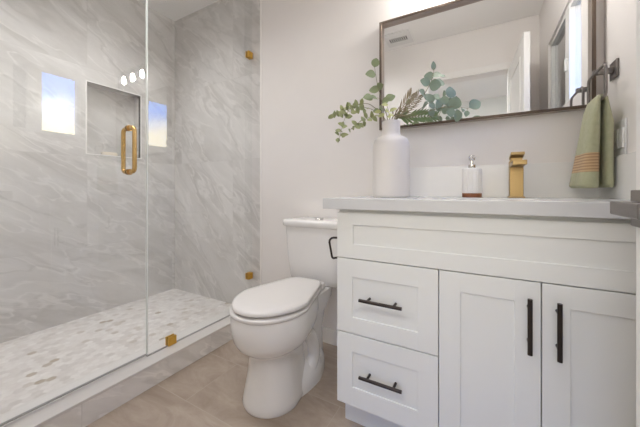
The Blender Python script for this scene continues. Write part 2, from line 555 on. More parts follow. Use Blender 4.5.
def towel_mat():
    m, n, l, b = nt('sage_towel_with_tan_woven_band')
    tc = n.new('ShaderNodeTexCoord')
    sp = n.new('ShaderNodeSeparateXYZ'); l.new(tc.outputs['Object'], sp.inputs[0])
    no = node(n, 'ShaderNodeTexNoise', Scale=60.0, Detail=4.0); l.new(tc.outputs['Object'], no.inputs['Vector'])
    base = mixrgb(n, l, no.outputs['Fac'], (0.32, 0.335, 0.215), (0.45, 0.445, 0.30))
    z0, z1 = 0.978, 1.044
    a = node(n, 'ShaderNodeMath', op='GREATER_THAN'); a.inputs[1].default_value = z0; l.new(sp.outputs['Z'], a.inputs[0])
    c = node(n, 'ShaderNodeMath', op='LESS_THAN'); c.inputs[1].default_value = z1; l.new(sp.outputs['Z'], c.inputs[0])
    d = node(n, 'ShaderNodeMath', op='LESS_THAN'); d.inputs[1].default_value = 0.3625; l.new(sp.outputs['X'], d.inputs[0])
    f1 = node(n, 'ShaderNodeMath', op='MULTIPLY'); l.new(a.outputs[0], f1.inputs[0]); l.new(c.outputs[0], f1.inputs[1])
    f2 = node(n, 'ShaderNodeMath', op='MULTIPLY'); l.new(f1.outputs[0], f2.inputs[0]); l.new(d.outputs[0], f2.inputs[1])
    wv = node(n, 'ShaderNodeMath', op='MULTIPLY'); wv.inputs[1].default_value = 2 * math.pi * 6.5 / (z1 - z0); l.new(sp.outputs['Z'], wv.inputs[0])
    si = node(n, 'ShaderNodeMath', op='SINE'); l.new(wv.outputs[0], si.inputs[0])
    gt = node(n, 'ShaderNodeMath', op='GREATER_THAN'); gt.inputs[1].default_value = 0.45; l.new(si.outputs[0], gt.inputs[0])
    band = mixrgb(n, l, gt.outputs[0], (0.50, 0.345, 0.20), (0.30, 0.185, 0.10))
    l.new(mixrgb(n, l, f2.outputs[0], base, band), b.inputs['Base Color'])
    b.inputs['Roughness'].default_value = 0.95
    b.inputs['Sheen Weight'].default_value = 0.1
    nb = node(n, 'ShaderNodeTexNoise', Scale=450.0, Detail=2.0); l.new(tc.outputs['Object'], nb.inputs['Vector'])
    bp = node(n, 'ShaderNodeBump', Strength=0.5, Distance=0.003); l.new(nb.outputs['Fac'], bp.inputs['Height'])
    l.new(bp.outputs[0], b.inputs['Normal'])
    return m


M['towel'] = towel_mat()


def struct(name, mb, mats, parent=None, **kw):
    o = mb.build(name, mats, parent, **kw)
    if parent is None: o['kind'] = 'structure'
    return o


# ------------------------------------------------------------------ the setting
T = 0.12
XL2 = XS - T
mb = MB(); mb.box((XCI, YFR - T, -0.1), (XR + T, YB + T, 0.0)); struct('floor', mb, M['floor'])
mb = MB(); mb.box((-1.6, -2.2, -0.1), (1.4, YFR - T, 0.0)); struct('floor_hall', mb, M['floor'])
mb = MB(); mb.box((XL2, YFR - T, ZC), (XR + T, YB + T, ZC + 0.1)); struct('ceiling', mb, M['ceiling'])
mb = MB(); mb.box((-1.6, -2.2, ZC), (1.4, YFR - T, ZC + 0.1)); struct('ceiling_hall', mb, M['ceiling'])
mb = MB(); mb.box((XCO, YB, 0), (XR + T, YB + T, ZC)); struct('wall_back', mb, M['paint'])
# tiled shower walls: the back one, and the side one with its recessed niche
mb = MB(); mb.box((XL2, YB, -0.1), (XCO, YB + T, ZC)); struct('wall_shower', mb, M['tile_y'])
NY0, NY1, NZ0, NZ1, ND = 0.889, 1.232, 1.165, 1.645, 0.09
mb = MB()
mb.box((XL2, YFR - T, -0.1), (XS, NY0, ZC))
mb.box((XL2, NY1, -0.1), (XS, YB, ZC))
mb.box((XL2, NY0, -0.1), (XS, NY1, NZ0))
mb.box((XL2, NY0, NZ1), (XS, NY1, ZC))
mb.box((XL2, NY0, NZ0), (XS - ND, NY1, NZ1))
struct('wall_left', mb, M['tile_x'])
ed, ew = 0.003, 0.007      # slim white profile round the niche
mb = MB()
mb.box((XS - 0.02, NY0 - ew, NZ0 - ew), (XS + ed, NY0, NZ1 + ew))
mb.box((XS - 0.02, NY1, NZ0 - ew), (XS + ed, NY1 + ew, NZ1 + ew))
mb.box((XS - 0.02, NY0, NZ0 - ew), (XS + ed, NY1, NZ0))
mb.box((XS - 0.02, NY0, NZ1), (XS + ed, NY1, NZ1 + ew))
struct('trim_1', mb, M['edge'])
mb = MB(); mb.box((XCO - 0.001, YB - 0.006, 0.0), (XCO + 0.007, YB + 0.01, ZC)); struct('trim_2', mb, M['edge'])
mb = MB(); mb.box((XS, YFR - T, -0.1), (XCI, YB, ZPAN)); struct('floor_shower', mb, M['hex'])
# curb: marble faced, with a light cap
mb = MB()
mb.box((XCI, YFR, 0.0), (XCO, YB, ZCURB - 0.012))
mb.mi = 1
mb.box((XCI - 0.004, YFR, ZCURB - 0.012), (XCO + 0.004, YB, ZCURB), 0.002)
o = struct('shower_curb', mb, [M['tile_curb'], M['curb_top']])

# right wall with the window opening
WY0, WY1, WZ0, WZ1 = 0.42, 1.205, 1.405, 1.962
mb = MB()
mb.box((XR, YFR - T, 0), (XR + T, WY0, ZC))
mb.box((XR, WY1, 0), (XR + T, YB, ZC))
mb.box((XR, WY0, 0), (XR + T, WY1, WZ0))
mb.box((XR, WY0, WZ1), (XR + T, WY1, ZC))
struct('wall_right', mb, M['paint'])
fx0, fx1 = XR + 0.015, XR + 0.06
mb = MB()
fw = 0.024
mb.box((fx0, WY0, WZ0), (fx1, WY1, WZ0 + fw)); mb.box((fx0, WY0, WZ1 - fw), (fx1, WY1, WZ1))
mb.box((fx0, WY0, WZ0), (fx1, WY0 + fw, WZ1)); mb.box((fx0, WY1 - fw, WZ0), (fx1, WY1, WZ1))
mb.box((fx0 - 0.004, 0.85, WZ0), (fx1, 0.940, WZ1))
win = struct('window_1', mb, M['vinyl'])
mb = MB(); mb.box((fx0 + 0.02, WY0 + fw, WZ0 + fw), (fx0 + 0.024, 0.85, WZ1 - fw)); mb.build('glass_pane', M['glass'], win)
mb = MB(); mb.box((fx0 + 0.02, 0.940, WZ0 + fw), (fx0 + 0.024, WY1 - fw, WZ1 - fw)); mb.build('glass_pane', M['glass'], win)
mb = MB(); mb.box((fx0 + 0.034, WY0 + fw, WZ0 + fw), (fx0 + 0.036, 0.85, WZ1 - fw)); mb.build('insect_screen', M['screen'], win)
mb = MB(); mb.box((fx0 - 0.016, 0.878, 1.60), (fx0 - 0.004, 0.902, 1.67), 0.003); mb.build('sash_latch', M['vinyl'], win)

# entry wall with the doorway the view comes through
DX0, DX1, DZ = -0.47, 0.20, 1.965
mb = MB()
mb.box((XS, YFR - T, 0), (DX0, YFR, ZC)); mb.box((DX1, YFR - T, 0), (XR, YFR, ZC)); mb.box((DX0, YFR - T, DZ), (DX1, YFR, ZC))
struct('wall_front', mb, M['paint'])
mb = MB()
cw = 0.06
mb.box((DX0 - cw, YFR, 0), (DX0, YFR + 0.014, DZ + cw), 0.003)
mb.box((DX1, YFR, 0), (DX1 + cw, YFR + 0.006, DZ + cw), 0.002)
mb.box((DX0, YFR, DZ), (DX1, YFR + 0.014, DZ + cw), 0.003)
struct('trim_3', mb, M['trim'])
mb = MB()
HX0, HX1, HZ0w, HZ1w = -0.75, 0.45, 0.70, 1.70
mb.box((-1.6, -2.3, 0), (HX0, -2.2, ZC)); mb.box((HX1, -2.3, 0), (1.4, -2.2, ZC))
mb.box((HX0, -2.3, 0), (HX1, -2.2, HZ0w)); mb.box((HX0, -2.3, HZ1w), (HX1, -2.2, ZC))
struct('wall_hall', mb, M['paint_hall'])
mb = MB()
for x in (HX0, -0.175, HX1 - 0.05): mb.box((x, -2.28, HZ0w), (x + 0.05, -2.22, HZ1w))
mb.box((HX0, -2.28, HZ0w), (HX1, -2.22, HZ0w + 0.05)); mb.box((HX0, -2.28, HZ1w - 0.05), (HX1, -2.22, HZ1w))
fill_win = struct('added_fill_window', mb, M['vinyl'])  # made-up window, added to let sky light in from behind the view
mb = MB(); mb.box((HX0, -2.252, HZ0w), (HX1, -2.248, HZ1w)); mb.build('glass_pane', M['glass'], fill_win)
mb = MB(); mb.box((-1.7, -2.2, 0), (-1.6, YFR - T, ZC)); struct('wall_hall_left', mb, M['paint_hall'])
mb = MB(); mb.box((1.4, -2.2, 0), (1.5, YFR - T, ZC)); struct('wall_hall_right', mb, M['paint_hall'])
mb = MB(); mb.box((XR + T, YFR - T - 0.01, 0), (1.4, YFR - T, ZC)); struct('wall_hall_front', mb, M['paint_hall'])

# baseboards
mb = MB(); mb.box((XCO + 0.007, YB - 0.013, 0), (VX0 + 0.01, YB, 0.09), 0.003); struct('baseboard_back', mb, M['trim'])
mb = MB(); mb.box((DX0 - cw, YFR + 0.013, 0), (XCO, YFR, 0.09), 0.003); struct('baseboard_front', mb, M['trim'])

# open door, swung into the room on the right
hinge = Vector((0.203, 0.085, 0)); free = Vector((0.241, 0.725, 0))
dd = (free - hinge); DW = dd.length; ang = math.atan2(dd.y, dd.x)
DM = Matrix.Translation(hinge) @ Matrix.Rotation(ang, 4, 'Z')     # local x runs along the door, local -y looks towards +x
mb = MB()
th = 0.035
mb.box((0, -th, 0.012), (DW, 0, 1.955), 0.0015, 1, DM)
for z0, z1 in ((0.20, 0.86), (1.02, 1.84)):                       # raised mouldings of the two panels, on both faces
    for y in (0.0, -th):
        s = 0.006 if y == 0.0 else -0.006
        x0, x1, w = 0.11, DW - 0.11, 0.022
        for a, b in (((x0, z0), (x1, z0 + w)), ((x0, z1 - w), (x1, z1)), ((x0, z0), (x0 + w, z1)), ((x1 - w, z0), (x1, z1))):
            mb.box((a[0], min(y, y + s), a[1]), (b[0], max(y, y + s), b[1]), 0.002, 1, DM)
door = struct('door_1', mb, M['trim'])
mb = MB()
zl = 0.881
for y, s in ((0.0, 1), (-th, -1)):
    lx = DW - 0.036
    mb.box((lx - 0.032, y, zl - 0.032), (lx + 0.032, y + s * 0.008, zl + 0.032), 0.0015, 1, DM)
    mb.box((lx - 0.012, y + s * 0.006, zl - 0.012), (lx + 0.012, y + s * 0.033, zl + 0.012), 0.001, 1, DM)
    mb.box((lx - 0.115, y + s * 0.028, zl - 0.011), (lx + 0.012, y + s * 0.039, zl + 0.012), 0.0015, 1, DM)
mb.build('lever_handle', M['nickel'], door)
mb = MB(); mb.box((DW - 0.0005, -th * 0.85, zl - 0.03), (DW + 0.001, -th * 0.15, zl + 0.03), 0, 1, DM); mb.build('latch_plate', M['nickel'], door)

# ------------------------------------------------------------------ shower glass
GSPLIT = 0.789


def pane(name, y0, y1, z0, z1, parent):
    mb = MB(); g = 0.005
    t = bmesh.new()
    mb.box((XG - g, y0, z0), (XG + g, y1, z1))
    o = mb.build(name, [M['glass'], M['glass_edge']], parent, smooth=False)
    for p in o.data.polygons:
        if abs(p.normal.y) > 0.5 and abs(p.center.y - GSPLIT) < 0.01: p.material_index = 1
    t.free()
    return o


root = thing('shower_panel', (0, 0, 0), 'fixed frameless clear glass panel clamped to the tiled wall and curb beyond the shower door', 'glass panel')
pane('glass_pane', GSPLIT + 0.002, YB - 0.003, ZCURB + 0.001, 2.28, root)


def clamp(y, z, label=None):
    mb = MB()
    for s in (-1, 1):
        mb.box((XG + s * 0.005, y - 0.022, z - 0.022), (XG + s * 0.015, y + 0.022, z + 0.022), 0.0015)
    return mb.build('glass_clamp', M['brass_clip'], root)


mb = MB(); mb.box((XG - 0.0052, GSPLIT, ZCURB), (XG + 0.0052, YB - 0.003, ZCURB + 0.0035)); mb.build('bottom_seal', M['seal'], root)
clamp(0.913, ZCURB + 0.024)
clamp(YB - 0.028, 0.32)
clamp(YB - 0.028, 1.862)
mb = MB(); mb.box((XG - 0.006, GSPLIT - 0.002, ZCURB + 0.012), (XG + 0.006, GSPLIT + 0.002, 2.28)); mb.build('edge_seal', M['glass_edge'], root)

root = thing('shower_door', (0, 0, 0), 'frameless clear glass shower door with a gold pull handle', 'shower door')
pane('glass_pane', 0.10, GSPLIT - 0.003, ZCURB + 0.014, 2.28, root)
mb = MB(); mb.box((XG - 0.0052, 0.10, ZCURB + 0.009), (XG + 0.0052, GSPLIT - 0.004, ZCURB + 0.0138)); mb.build('bottom_seal', M['seal'], root)
HY, HZ0, HZ1, HR = 0.708, 0.995, 1.205, 0.0095
mb = MB()
for s in (-1, 1):
    x = XG + s * 0.048
    x0 = XG + s * 0.005
    c = 0.026
    path = [(x0, HY, HZ1 - 0.004)] + arc((x - s * c, HY, HZ1 - 0.004), (x, HY, HZ1 - 0.004), (x, HY, HZ1 - c)) + \
        arc((x, HY, HZ0 + c), (x, HY, HZ0 + 0.004), (x - s * c, HY, HZ0 + 0.004)) + [(x0, HY, HZ0 + 0.004)]
    mb.tube(path, HR, 16)
pull = mb.build('pull_handle', M['brass_pull'], root)
mb = MB()
for z in (HZ0 + 0.004, HZ1 - 0.004):
    for s in (-1, 1):
        mb.tube([(XG + s * 0.005, HY, z), (XG + s * 0.010, HY, z)], 0.0135, 20)
mb.build('washer', M['brass_pull'], pull)

# little soap bar lying in the niche
mb = MB()
mb.loft([rrect(-0.022, 0.022, -0.05 * k, 0.05 * k, z, 3.5, 32) for z, k in ((0.0, 0.9), (0.006, 1.0), (0.016, 1.0), (0.024, 0.9))])
o = mb.build('soap_bar', M['soap'], angle=60)
o.location = (XS - 0.032, 1.035, NZ0)
tag(o, 'small cream soap bar lying on the floor of the recessed shower niche', 'soap')

# ------------------------------------------------------------------ vanity
root = thing('vanity_cabinet', (VX0, YB, 0), 'white shaker vanity cabinet with two drawers, two doors and dark bar pulls', 'cabinet')
OX, OY = VX0, YB


def L(x, y, z): return (x - OX, y - OY, z)


FT = 0.019
CY = VYF + FT            # carcass front
mb = MB()
mb.box(L(VX0, CY, 0.1165), L(VX1, YB - 0.002, ZCB - 0.001), 0.0012)
mb.build('body', M['cab'], root)
mb = MB(); mb.box(L(VX0 + 0.002, 1.045, 0.0), L(VX1, YB - 0.02, 0.1165), 0.001); mb.build('toe_kick', M['cab'], root)


def shaker(name, x0, x1, z0, z1, mx, mz0, mz1):
    """a flat frame with a panel set back inside it"""
    mb = MB()
    y0, y1, bv = VYF, CY - 0.0005, 0.0012
    mb.box(L(x0, y0, z0), L(x0 + mx, y1, z1), bv); mb.box(L(x1 - mx, y0, z0), L(x1, y1, z1), bv)
    mb.box(L(x0 + mx - 0.001, y0, z0), L(x1 - mx + 0.001, y1, z0 + mz0), bv)
    mb.box(L(x0 + mx - 0.001, y0, z1 - mz1), L(x1 - mx + 0.001, y1, z1), bv)
    mb.box(L(x0 + mx - 0.002, y0 + 0.0045, z0 + mz0 - 0.002), L(x1 - mx + 0.002, y1, z1 - mz1 + 0.002))
    return mb.build(name, M['cab'], root)


def bar_pull(name, parent, c, vertical, length=0.150):
    mb = MB()
    x, z = c
    yb = VYF - 0.030
    h = length / 2
    ax = (lambda d: L(x, yb, z + d)) if vertical else (lambda d: L(x + d, yb, z))
    ex = (lambda d, y: L(x, y, z + d)) if vertical else (lambda d, y: L(x + d, y, z))
    mb.tube([ax(-h), ax(h)], 0.0058, 16)
    for d in (-h * 0.62, h * 0.62):
        mb.tube([ex(d, yb), ex(d, VYF + 0.005)], 0.0045, 12)
    return mb.build(name, M['bronze'], parent)


XD, XM = -0.1187, 0.1423
g = 0.0016
shaker('false_front', VX0, VX1, 0.661 + g, 0.832, 0.065, 0.053, 0.046)
d1 = shaker('drawer', VX0, XD - g, 0.3836 + g, 0.661 - g, 0.063, 0.060, 0.066)
bar_pull('drawer_pull', d1, (-0.303, 0.524), False)
d2 = shaker('drawer', VX0, XD - g, 0.1165, 0.3836 - g, 0.063, 0.070, 0.066)
bar_pull('drawer_pull', d2, (-0.303, 0.251), False)
a1 = shaker('door', XD + g, XM - g, 0.1165, 0.661 - g, 0.060, 0.060, 0.060)
bar_pull('door_pull', a1, (0.1135, 0.545), True)
a2 = shaker('door', XM + g, VX1, 0.1165, 0.661 - g, 0.060, 0.060, 0.060)
bar_pull('door_pull', a2, (0.176, 0.545), True)

# dark paper holder on the cabinet's left end
HYc = 1.015
mb = MB()
x0 = VX0
path = [(x0, HYc + 0.03, 0.722)] + arc((x0 - 0.040, HYc + 0.01, 0.724), (x0 - 0.054, HYc, 0.722), (x0 - 0.054, HYc, 0.706), 4) + \
    arc((x0 - 0.043, HYc, 0.652), (x0 - 0.041, HYc, 0.640), (x0 - 0.028, HYc, 0.646), 4) + [(x0 - 0.004, HYc, 0.650)]
root = thing('paper_holder', (0, 0, 0), 'dark bronze paper holder on the end of the vanity beside the toilet tank', 'paper holder')
mb.tube(path, 0.0042, 10); mb.build('bar', M['bronze'], root)
mb = MB(); mb.tube([(x0, HYc + 0.03, 0.722), (x0 - 0.008, HYc + 0.03, 0.722)], 0.014, 20); mb.build('mounting_post', M['bronze'], root)

# countertop with its sink cut in
CX0, CX1, CY0, CY1 = -0.5295, XR - 0.001, 0.955, YB - 0.001
SX0, SX1, SY0, SY1 = -0.24, 0.18, 1.04, 1.32
root = thing('countertop', (CX0, CY1, ZCB), 'white quartz countertop with thick square edge on the vanity', 'countertop')
OX, OY = CX0, CY1
def LC(x, y, z): return (x - CX0, y - CY1, z - ZCB)
mb = MB()
mb.box(LC(CX0, CY0, ZCB), LC(CX1, SY0, ZCT), 0.0015); mb.box(LC(CX0, SY1, ZCB), LC(CX1, CY1, ZCT), 0.0015)
mb.box(LC(CX0, SY0 - 0.002, ZCB), LC(SX0, SY1 + 0.002, ZCT), 0.0015); mb.box(LC(SX1, SY0 - 0.002, ZCB), LC(CX1, SY1 + 0.002, ZCT), 0.0015)
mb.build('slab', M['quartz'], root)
mb = MB()
def bas(k, z): return [(p[0] - CX0, p[1] - CY1, p[2] - ZCB) for p in rrect(SX0 - 0.002 + k, SX1 + 0.002 - k, SY0 - 0.002 + k, SY1 + 0.002 - k, z, 8)]
mb.loft([bas(0, ZCT - 0.001), bas(0.006, ZCT - 0.03), bas(0.015, ZCT - 0.10), bas(0.04, ZCT - 0.125)], cap0=False)
mb.build('sink_basin', M['porcelain'], root, angle=60)

mb = MB(); mb.box((-0.505, YB - 0.021, ZCT), (XR - 0.001, YB - 0.001, 1.0285), 0.001)
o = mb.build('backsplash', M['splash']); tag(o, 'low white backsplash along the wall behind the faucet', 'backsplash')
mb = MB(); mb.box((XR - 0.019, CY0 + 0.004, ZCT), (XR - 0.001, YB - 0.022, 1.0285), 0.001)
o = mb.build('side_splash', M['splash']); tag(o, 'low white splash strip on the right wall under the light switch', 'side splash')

# faucet
fxc, fyc = 0.122, 1.405
root = thing('faucet', (fxc, fyc, ZCT), 'square brushed gold single hole faucet on the white countertop', 'faucet')
mb = MB(); mb.box((-0.028, -0.030, 0), (0.028, 0.030, 0.006), 0.002); mb.build('base_plate', M['brass'], root)
mb = MB(); mb.box((-0.0235, -0.022, 0.004), (0.0235, 0.024, 0.150), 0.002); mb.build('body', M['brass'], root)
mb = MB()
mb.box((-0.0225, -0.135, 0.124), (0.0225, 0.0, 0.142), 0.002); mb.build('spout', M['brass'], root)
mb = MB()
mb.box((-0.020, -0.018, 0.148), (0.020, 0.020, 0.162), 0.001)
mt = Matrix.Translation((0, 0, 0.163)) @ Matrix.Rotation(R(-7), 4, 'X')
mb.box((-0.0225, -0.070, -0.004), (0.0225, 0.026, 0.008), 0.002, 2, mt)
mb.build('handle', M['brass'], root)

# soap dispenser
root = thing('soap_dispenser', (-0.036, 1.375, ZCT), 'white ribbed soap dispenser with brown base band and chrome pump', 'soap dispenser')
mb = MB(); mb.lathe([(0.0365, 0.0), (0.0375, 0.002), (0.0375, 0.017), (0.0365, 0.018)], n=40); mb.build('base_band', M['wood'], root, angle=60)
mb = MB()
N = 96
rings = []
for z, rr in ((0.018, 0.036), (0.021, 0.0375), (0.115, 0.0375), (0.121, 0.036), (0.124, 0.030)):
    rings.append([((rr - (0.0018 if k % 4 < 2 else 0)) * math.cos(2 * math.pi * k / N), (rr - (0.0018 if k % 4 < 2 else 0)) * math.sin(2 * math.pi * k / N), z) for k in range(N)])
mb.loft(rings); mb.build('bottle', M['ribbed'], root, angle=50)
mb = MB(); mb.lathe([(0.014, 0.123), (0.0145, 0.126), (0.0145, 0.139), (0.010, 0.141), (0.006, 0.143), (0.006, 0.165)], n=24); mb.build('collar', M['chrome'], root, angle=60)
mb = MB(); mb.lathe([(0.009, 0.156), (0.0125, 0.159), (0.0125, 0.176), (0.010, 0.179)], n=24)
mb.tube([(0, 0, 0.171), (0.006, -0.022, 0.172), (0.011, -0.040, 0.166)], [0.0055, 0.005, 0.004], 12)
mb.build('pump_head', M['chrome'], root, angle=60)

# ------------------------------------------------------------------ vase and greenery
VXc, VYc = -0.346, 1.245
mb = MB()
prof = [(0.0, 0.0), (0.070, 0.0), (0.0765, 0.003), (0.078, 0.010), (0.078, 0.215), (0.0765, 0.235), (0.070, 0.251), (0.058, 0.261), (0.046, 0.266),
        (0.0405, 0.273), (0.0385, 0.285), (0.0385, 0.330), (0.0375, 0.333), (0.034, 0.333), (0.033, 0.328), (0.033, 0.275), (0.060, 0.245), (0.071, 0.22), (0.071, 0.02), (0.0, 0.015)]
mb.lathe(prof, n=56, cap0=False, cap1=False)
o = mb.build('vase', M['vase'], angle=60); o.location = (VXc, VYc, ZCT)
tag(o, 'tall matte white bottle vase holding greenery on the left of the countertop', 'vase')

UX, UY = math.cos(R(YAW)), math.sin(R(YAW))
MOUTH = Vector((VXc, VYc, ZCT + 0.333))


def gp(r, d, z):
    """r sideways, d towards the wall, z above the vase mouth"""
    return Vector((r * UX - d * UY, r * UY + d * UX, z))


def smooth_path(pts, n=18):
    P = [pts[0]] + pts + [pts[-1]]
    out = []
    for i in range(1, len(P) - 2):
        for k in range(n):
            t = k / n
            p0, p1, p2, p3 = P[i - 1], P[i], P[i + 1], P[i + 2]
            out.append(0.5 * ((2 * p1) + (p2 - p0) * t + (2 * p0 - 5 * p1 + 4 * p2 - p3) * t * t + (3 * p1 - p0 - 3 * p2 + p3) * t ** 3))
    out.append(pts[-1])
    return out


def leaf(mb, base, direction, normal, length, width, cup=0.15, pointy=1.0, n=7):
    d = direction.normalized()
    nn = (normal - d * normal.dot(d)).normalized()
    s = d.cross(nn)
    t = bmesh.new()
    rows = []
    for i in range(n + 1):
        u = i / n
        w = width * 0.5 * (math.sin(math.pi * u ** (0.8 / pointy)) ** 0.75 if 0 < u < 1 else 0.0)
        c = base + d * (length * u) - nn * (cup * length * (u - 0.5) ** 2)
        if w < 1e-6: rows.append([t.verts.new(c)])
        else: rows.append([t.verts.new(c - s * w + nn * w * cup), t.verts.new(c), t.verts.new(c + s * w + nn * w * cup)])
    for a, b in zip(rows, rows[1:]):
        if len(a) == 1: t.faces.new((a[0], b[1], b[0])); t.faces.new((a[0], b[2], b[1]))
        elif len(b) == 1: t.faces.new((a[0], a[1], b[0])); t.faces.new((a[1], a[2], b[0]))
        else: t.faces.new((a[0], a[1], b[1], b[0])); t.faces.new((a[1], a[2], b[2], b[1]))
    for f in t.faces: f.smooth = True
    mb._merge(t)


CAMDIR = gp(0, -1, 0)
rnd = random.Random(11)


def mmv(p): return gp(p[0] / 1000, p[1] / 1000, p[2] / 1000)


def placed_sprig(name, label, cat, path, leaves, leaf_mat, stem_r=0.0016, pointy=1.0):
    """path and leaf centres in millimetres (sideways, towards the wall, up) from the vase mouth; each leaf on its own short stalk"""
    root = thing(name, MOUTH, label, cat, 'cut greenery in the vase')
    first = mmv(path[0])
    pts = [Vector((first.x * 0.5, first.y * 0.5, -0.20)), first] + [mmv(p) for p in path[1:]]
    sm = smooth_path(pts)
    mb = MB(); mb.tube(sm, [stem_r * (1.3 - 0.8 * i / len(sm)) for i in range(len(sm))], 8)
    spots = []
    for a, d, z, ln, wd in leaves:
        c = mmv((a, d, z))
        best = min(sm[18:], key=lambda q: (q - c).length + max(0, q.z - c.z) * 0.3)
        dv = c - best
        dv = dv.normalized() if dv.length > 0.004 else gp(rnd.uniform(-.4, .4), 0, 1)
        ln, wd = ln / 1000, wd / 1000
        b = c - dv * ln * 0.5
        if (b - best).length > 0.003 and (b - best).dot(dv) > 0: mb.tube([best, b], 0.0006, 6)
        spots.append((b, dv, ln, wd))
    mb.build('stem', M['stem'], root)
    mb = MB()
    for b, dv, ln, wd in spots:
        nrm = (CAMDIR + gp(rnd.uniform(-0.45, 0.45), 0, rnd.uniform(-0.2, 0.6))).normalized()
        leaf(mb, b, dv, nrm, ln, wd, rnd.uniform(0.05, 0.25), pointy)
    mb.build('leaves', leaf_mat, root)
    return root


placed_sprig('eucalyptus_sprig', 'upright green sprig of round leaves rising highest on the left', 'eucalyptus',
             [(-15, 0, 0), (-37, -10, 66), (-64, -20, 154), (-77, -20, 233)],
             [(-73, -20, 251, 42, 36), (-95, -25, 198, 48, 40), (-77, -10, 136, 48, 38), (-55, -30, 145, 40, 32), (-106, -25, 97, 46, 42), (-81, -35, 92, 46, 40), (-29, -25, 84, 44, 36), (-7, -15, 101, 46, 38), (-51, -35, 48, 40, 30), (-68, -20, 40, 36, 26)], M['leaf_green'])
placed_sprig('eucalyptus_sprig', 'silver green branch of large round leaves rising highest on the right', 'eucalyptus',
             [(15, 0, 0), (73, -20, 40), (134, -30, 110), (169, -30, 180), (174, -30, 224)],
             [(174, -30, 233, 40, 22), (156, -25, 189, 42, 44), (187, -35, 189, 44, 44), (139, -30, 163, 46, 44), (178, -40, 145, 50, 50), (209, -20, 163, 44, 44), (213, -30, 189, 28, 20), (125, -35, 114, 44, 42), (152, -25, 97, 42, 34), (200, -25, 88, 34, 28)], M['leaf_euc'])
placed_sprig('eucalyptus_sprig', 'silver green branch of large round leaves ending in a lone leaf furthest right', 'eucalyptus',
             [(20, 0, 0), (95, -30, 18), (174, -50, 40), (244, -60, 48), (306, -60, 40)],
             [(337, -60, 57, 54, 48), (235, -55, 110, 52, 52), (213, -50, 79, 44, 36), (249, -65, 62, 56, 54), (235, -60, 22, 40, 34), (266, -55, 9, 52, 38), (301, -60, 18, 28, 22), (183, -55, 57, 40, 34), (161, -45, 26, 34, 28), (279, -70, 31, 26, 20)], M['leaf_euc'])
placed_sprig('eucalyptus_sprig', 'pale sprig of medium round leaves in the middle right of the bunch', 'eucalyptus',
             [(15, 0, 0), (77, -60, 18), (121, -80, 48), (147, -90, 62)],
             [(139, -85, 75, 46, 32), (117, -85, 48, 50, 34), (165, -80, 84, 40, 30), (147, -85, 44, 34, 26)], M['leaf_euc'])
placed_sprig('leafy_sprig', 'short cluster of yellow green leaves right at the vase mouth', 'greenery',
             [(-7, 0, 0), (-20, -30, 40), (-29, -40, 66)],
             [(-29, -45, 35, 36, 22), (-11, -45, 18, 34, 20), (-51, -35, 18, 34, 18), (-37, -40, 62, 32, 20), (2, -30, 44, 34, 20), (-64, -30, 35, 30, 18), (-20, -50, 9, 26, 16)], M['leaf_yellow'])
placed_sprig('seeded_sprig', 'drooping olive sprig of small leaves hanging lowest on the left', 'greenery',
             [(-29, 0, 0), (-86, -20, 62), (-134, -40, 66), (-187, -50, 40), (-213, -50, -13), (-235, -50, -97)],
             [(-135, -40, 54, 38, 20), (-164, -35, 62, 30, 15), (-136, -50, 73, 30, 19), (-156, -65, 51, 30, 19), (-173, -41, 35, 33, 16), (-160, -46, 65, 37, 19), (-191, -38, 65, 26, 16), (-172, -60, 24, 28, 18), (-195, -37, 50, 38, 16), (-203, -59, 13, 33, 18), (-213, -36, 29, 28, 18), (-214, -46, 28, 37, 15), (-196, -63, 5, 31, 18), (-190, -55, 8, 28, 19), (-207, -57, 14, 26, 18), (-196, -40, 14, 33, 18), (-217, -51, -24, 26, 16), (-210, -62, -37, 30, 19), (-224, -49, -23, 31, 19), (-236, -40, -48, 32, 18), (-241, -63, -66, 30, 18), (-225, -61, -53, 32, 18), (-211, -56, -69, 38, 18), (-238, -45, -89, 28, 18), (-213, -64, -74, 27, 20), (-234, -58, -93, 37, 18)], M['leaf_small'], 0.0012, 0.95)
placed_sprig('seeded_sprig', 'short olive sprig of small leaves hanging close left of the vase neck', 'greenery',
             [(-24, 0, 0), (-73, -30, 18), (-117, -50, 0), (-152, -50, -18), (-187, -50, -48)],
             [(-79, -52, 12, 28, 15), (-80, -40, 3, 34, 18), (-92, -42, 18, 37, 16), (-106, -62, -8, 28, 19), (-121, -52, 15, 31, 16), (-124, -38, -20, 28, 20), (-129, -42, -5, 32, 19), (-141, -37, -7, 28, 15), (-143, -35, -28, 28, 19), (-131, -50, -2, 31, 20), (-139, -54, -29, 27, 18), (-148, -41, -26, 31, 18), (-158, -39, -31, 34, 18), (-156, -56, -36, 32, 16), (-168, -48, -17, 31, 18), (-170, -39, -38, 36, 18), (-187, -42, -49, 33, 18), (-172, -38, -37, 34, 18)], M['leaf_small'], 0.0012, 0.95)
placed_sprig('seeded_sprig', 'small olive sprig spreading level to the left above the drooping ones', 'greenery',
             [(-24, 0, 0), (-81, -10, 48), (-152, -20, 57), (-213, -30, 40), (-253, -30, 22)],
             [(-108, -19, 53, 28, 16), (-121, -20, 39, 31, 15), (-134, -30, 48, 37, 20), (-150, -26, 42, 37, 20), (-149, -22, 51, 26, 16), (-178, -25, 55, 28, 16), (-165, -23, 62, 26, 19), (-165, -17, 60, 28, 15), (-196, -39, 58, 36, 15), (-200, -24, 49, 37, 15), (-202, -17, 51, 32, 15), (-218, -18, 24, 33, 15), (-211, -15, 36, 26, 20), (-219, -28, 50, 36, 18), (-212, -34, 40, 28, 19), (-236, -28, 29, 32, 19), (-251, -27, 25, 34, 16), (-227, -34, 23, 38, 15), (-252, -16, 30, 37, 20), (-266, -17, 17, 37, 19)], M['leaf_small'], 0.0012, 0.95)


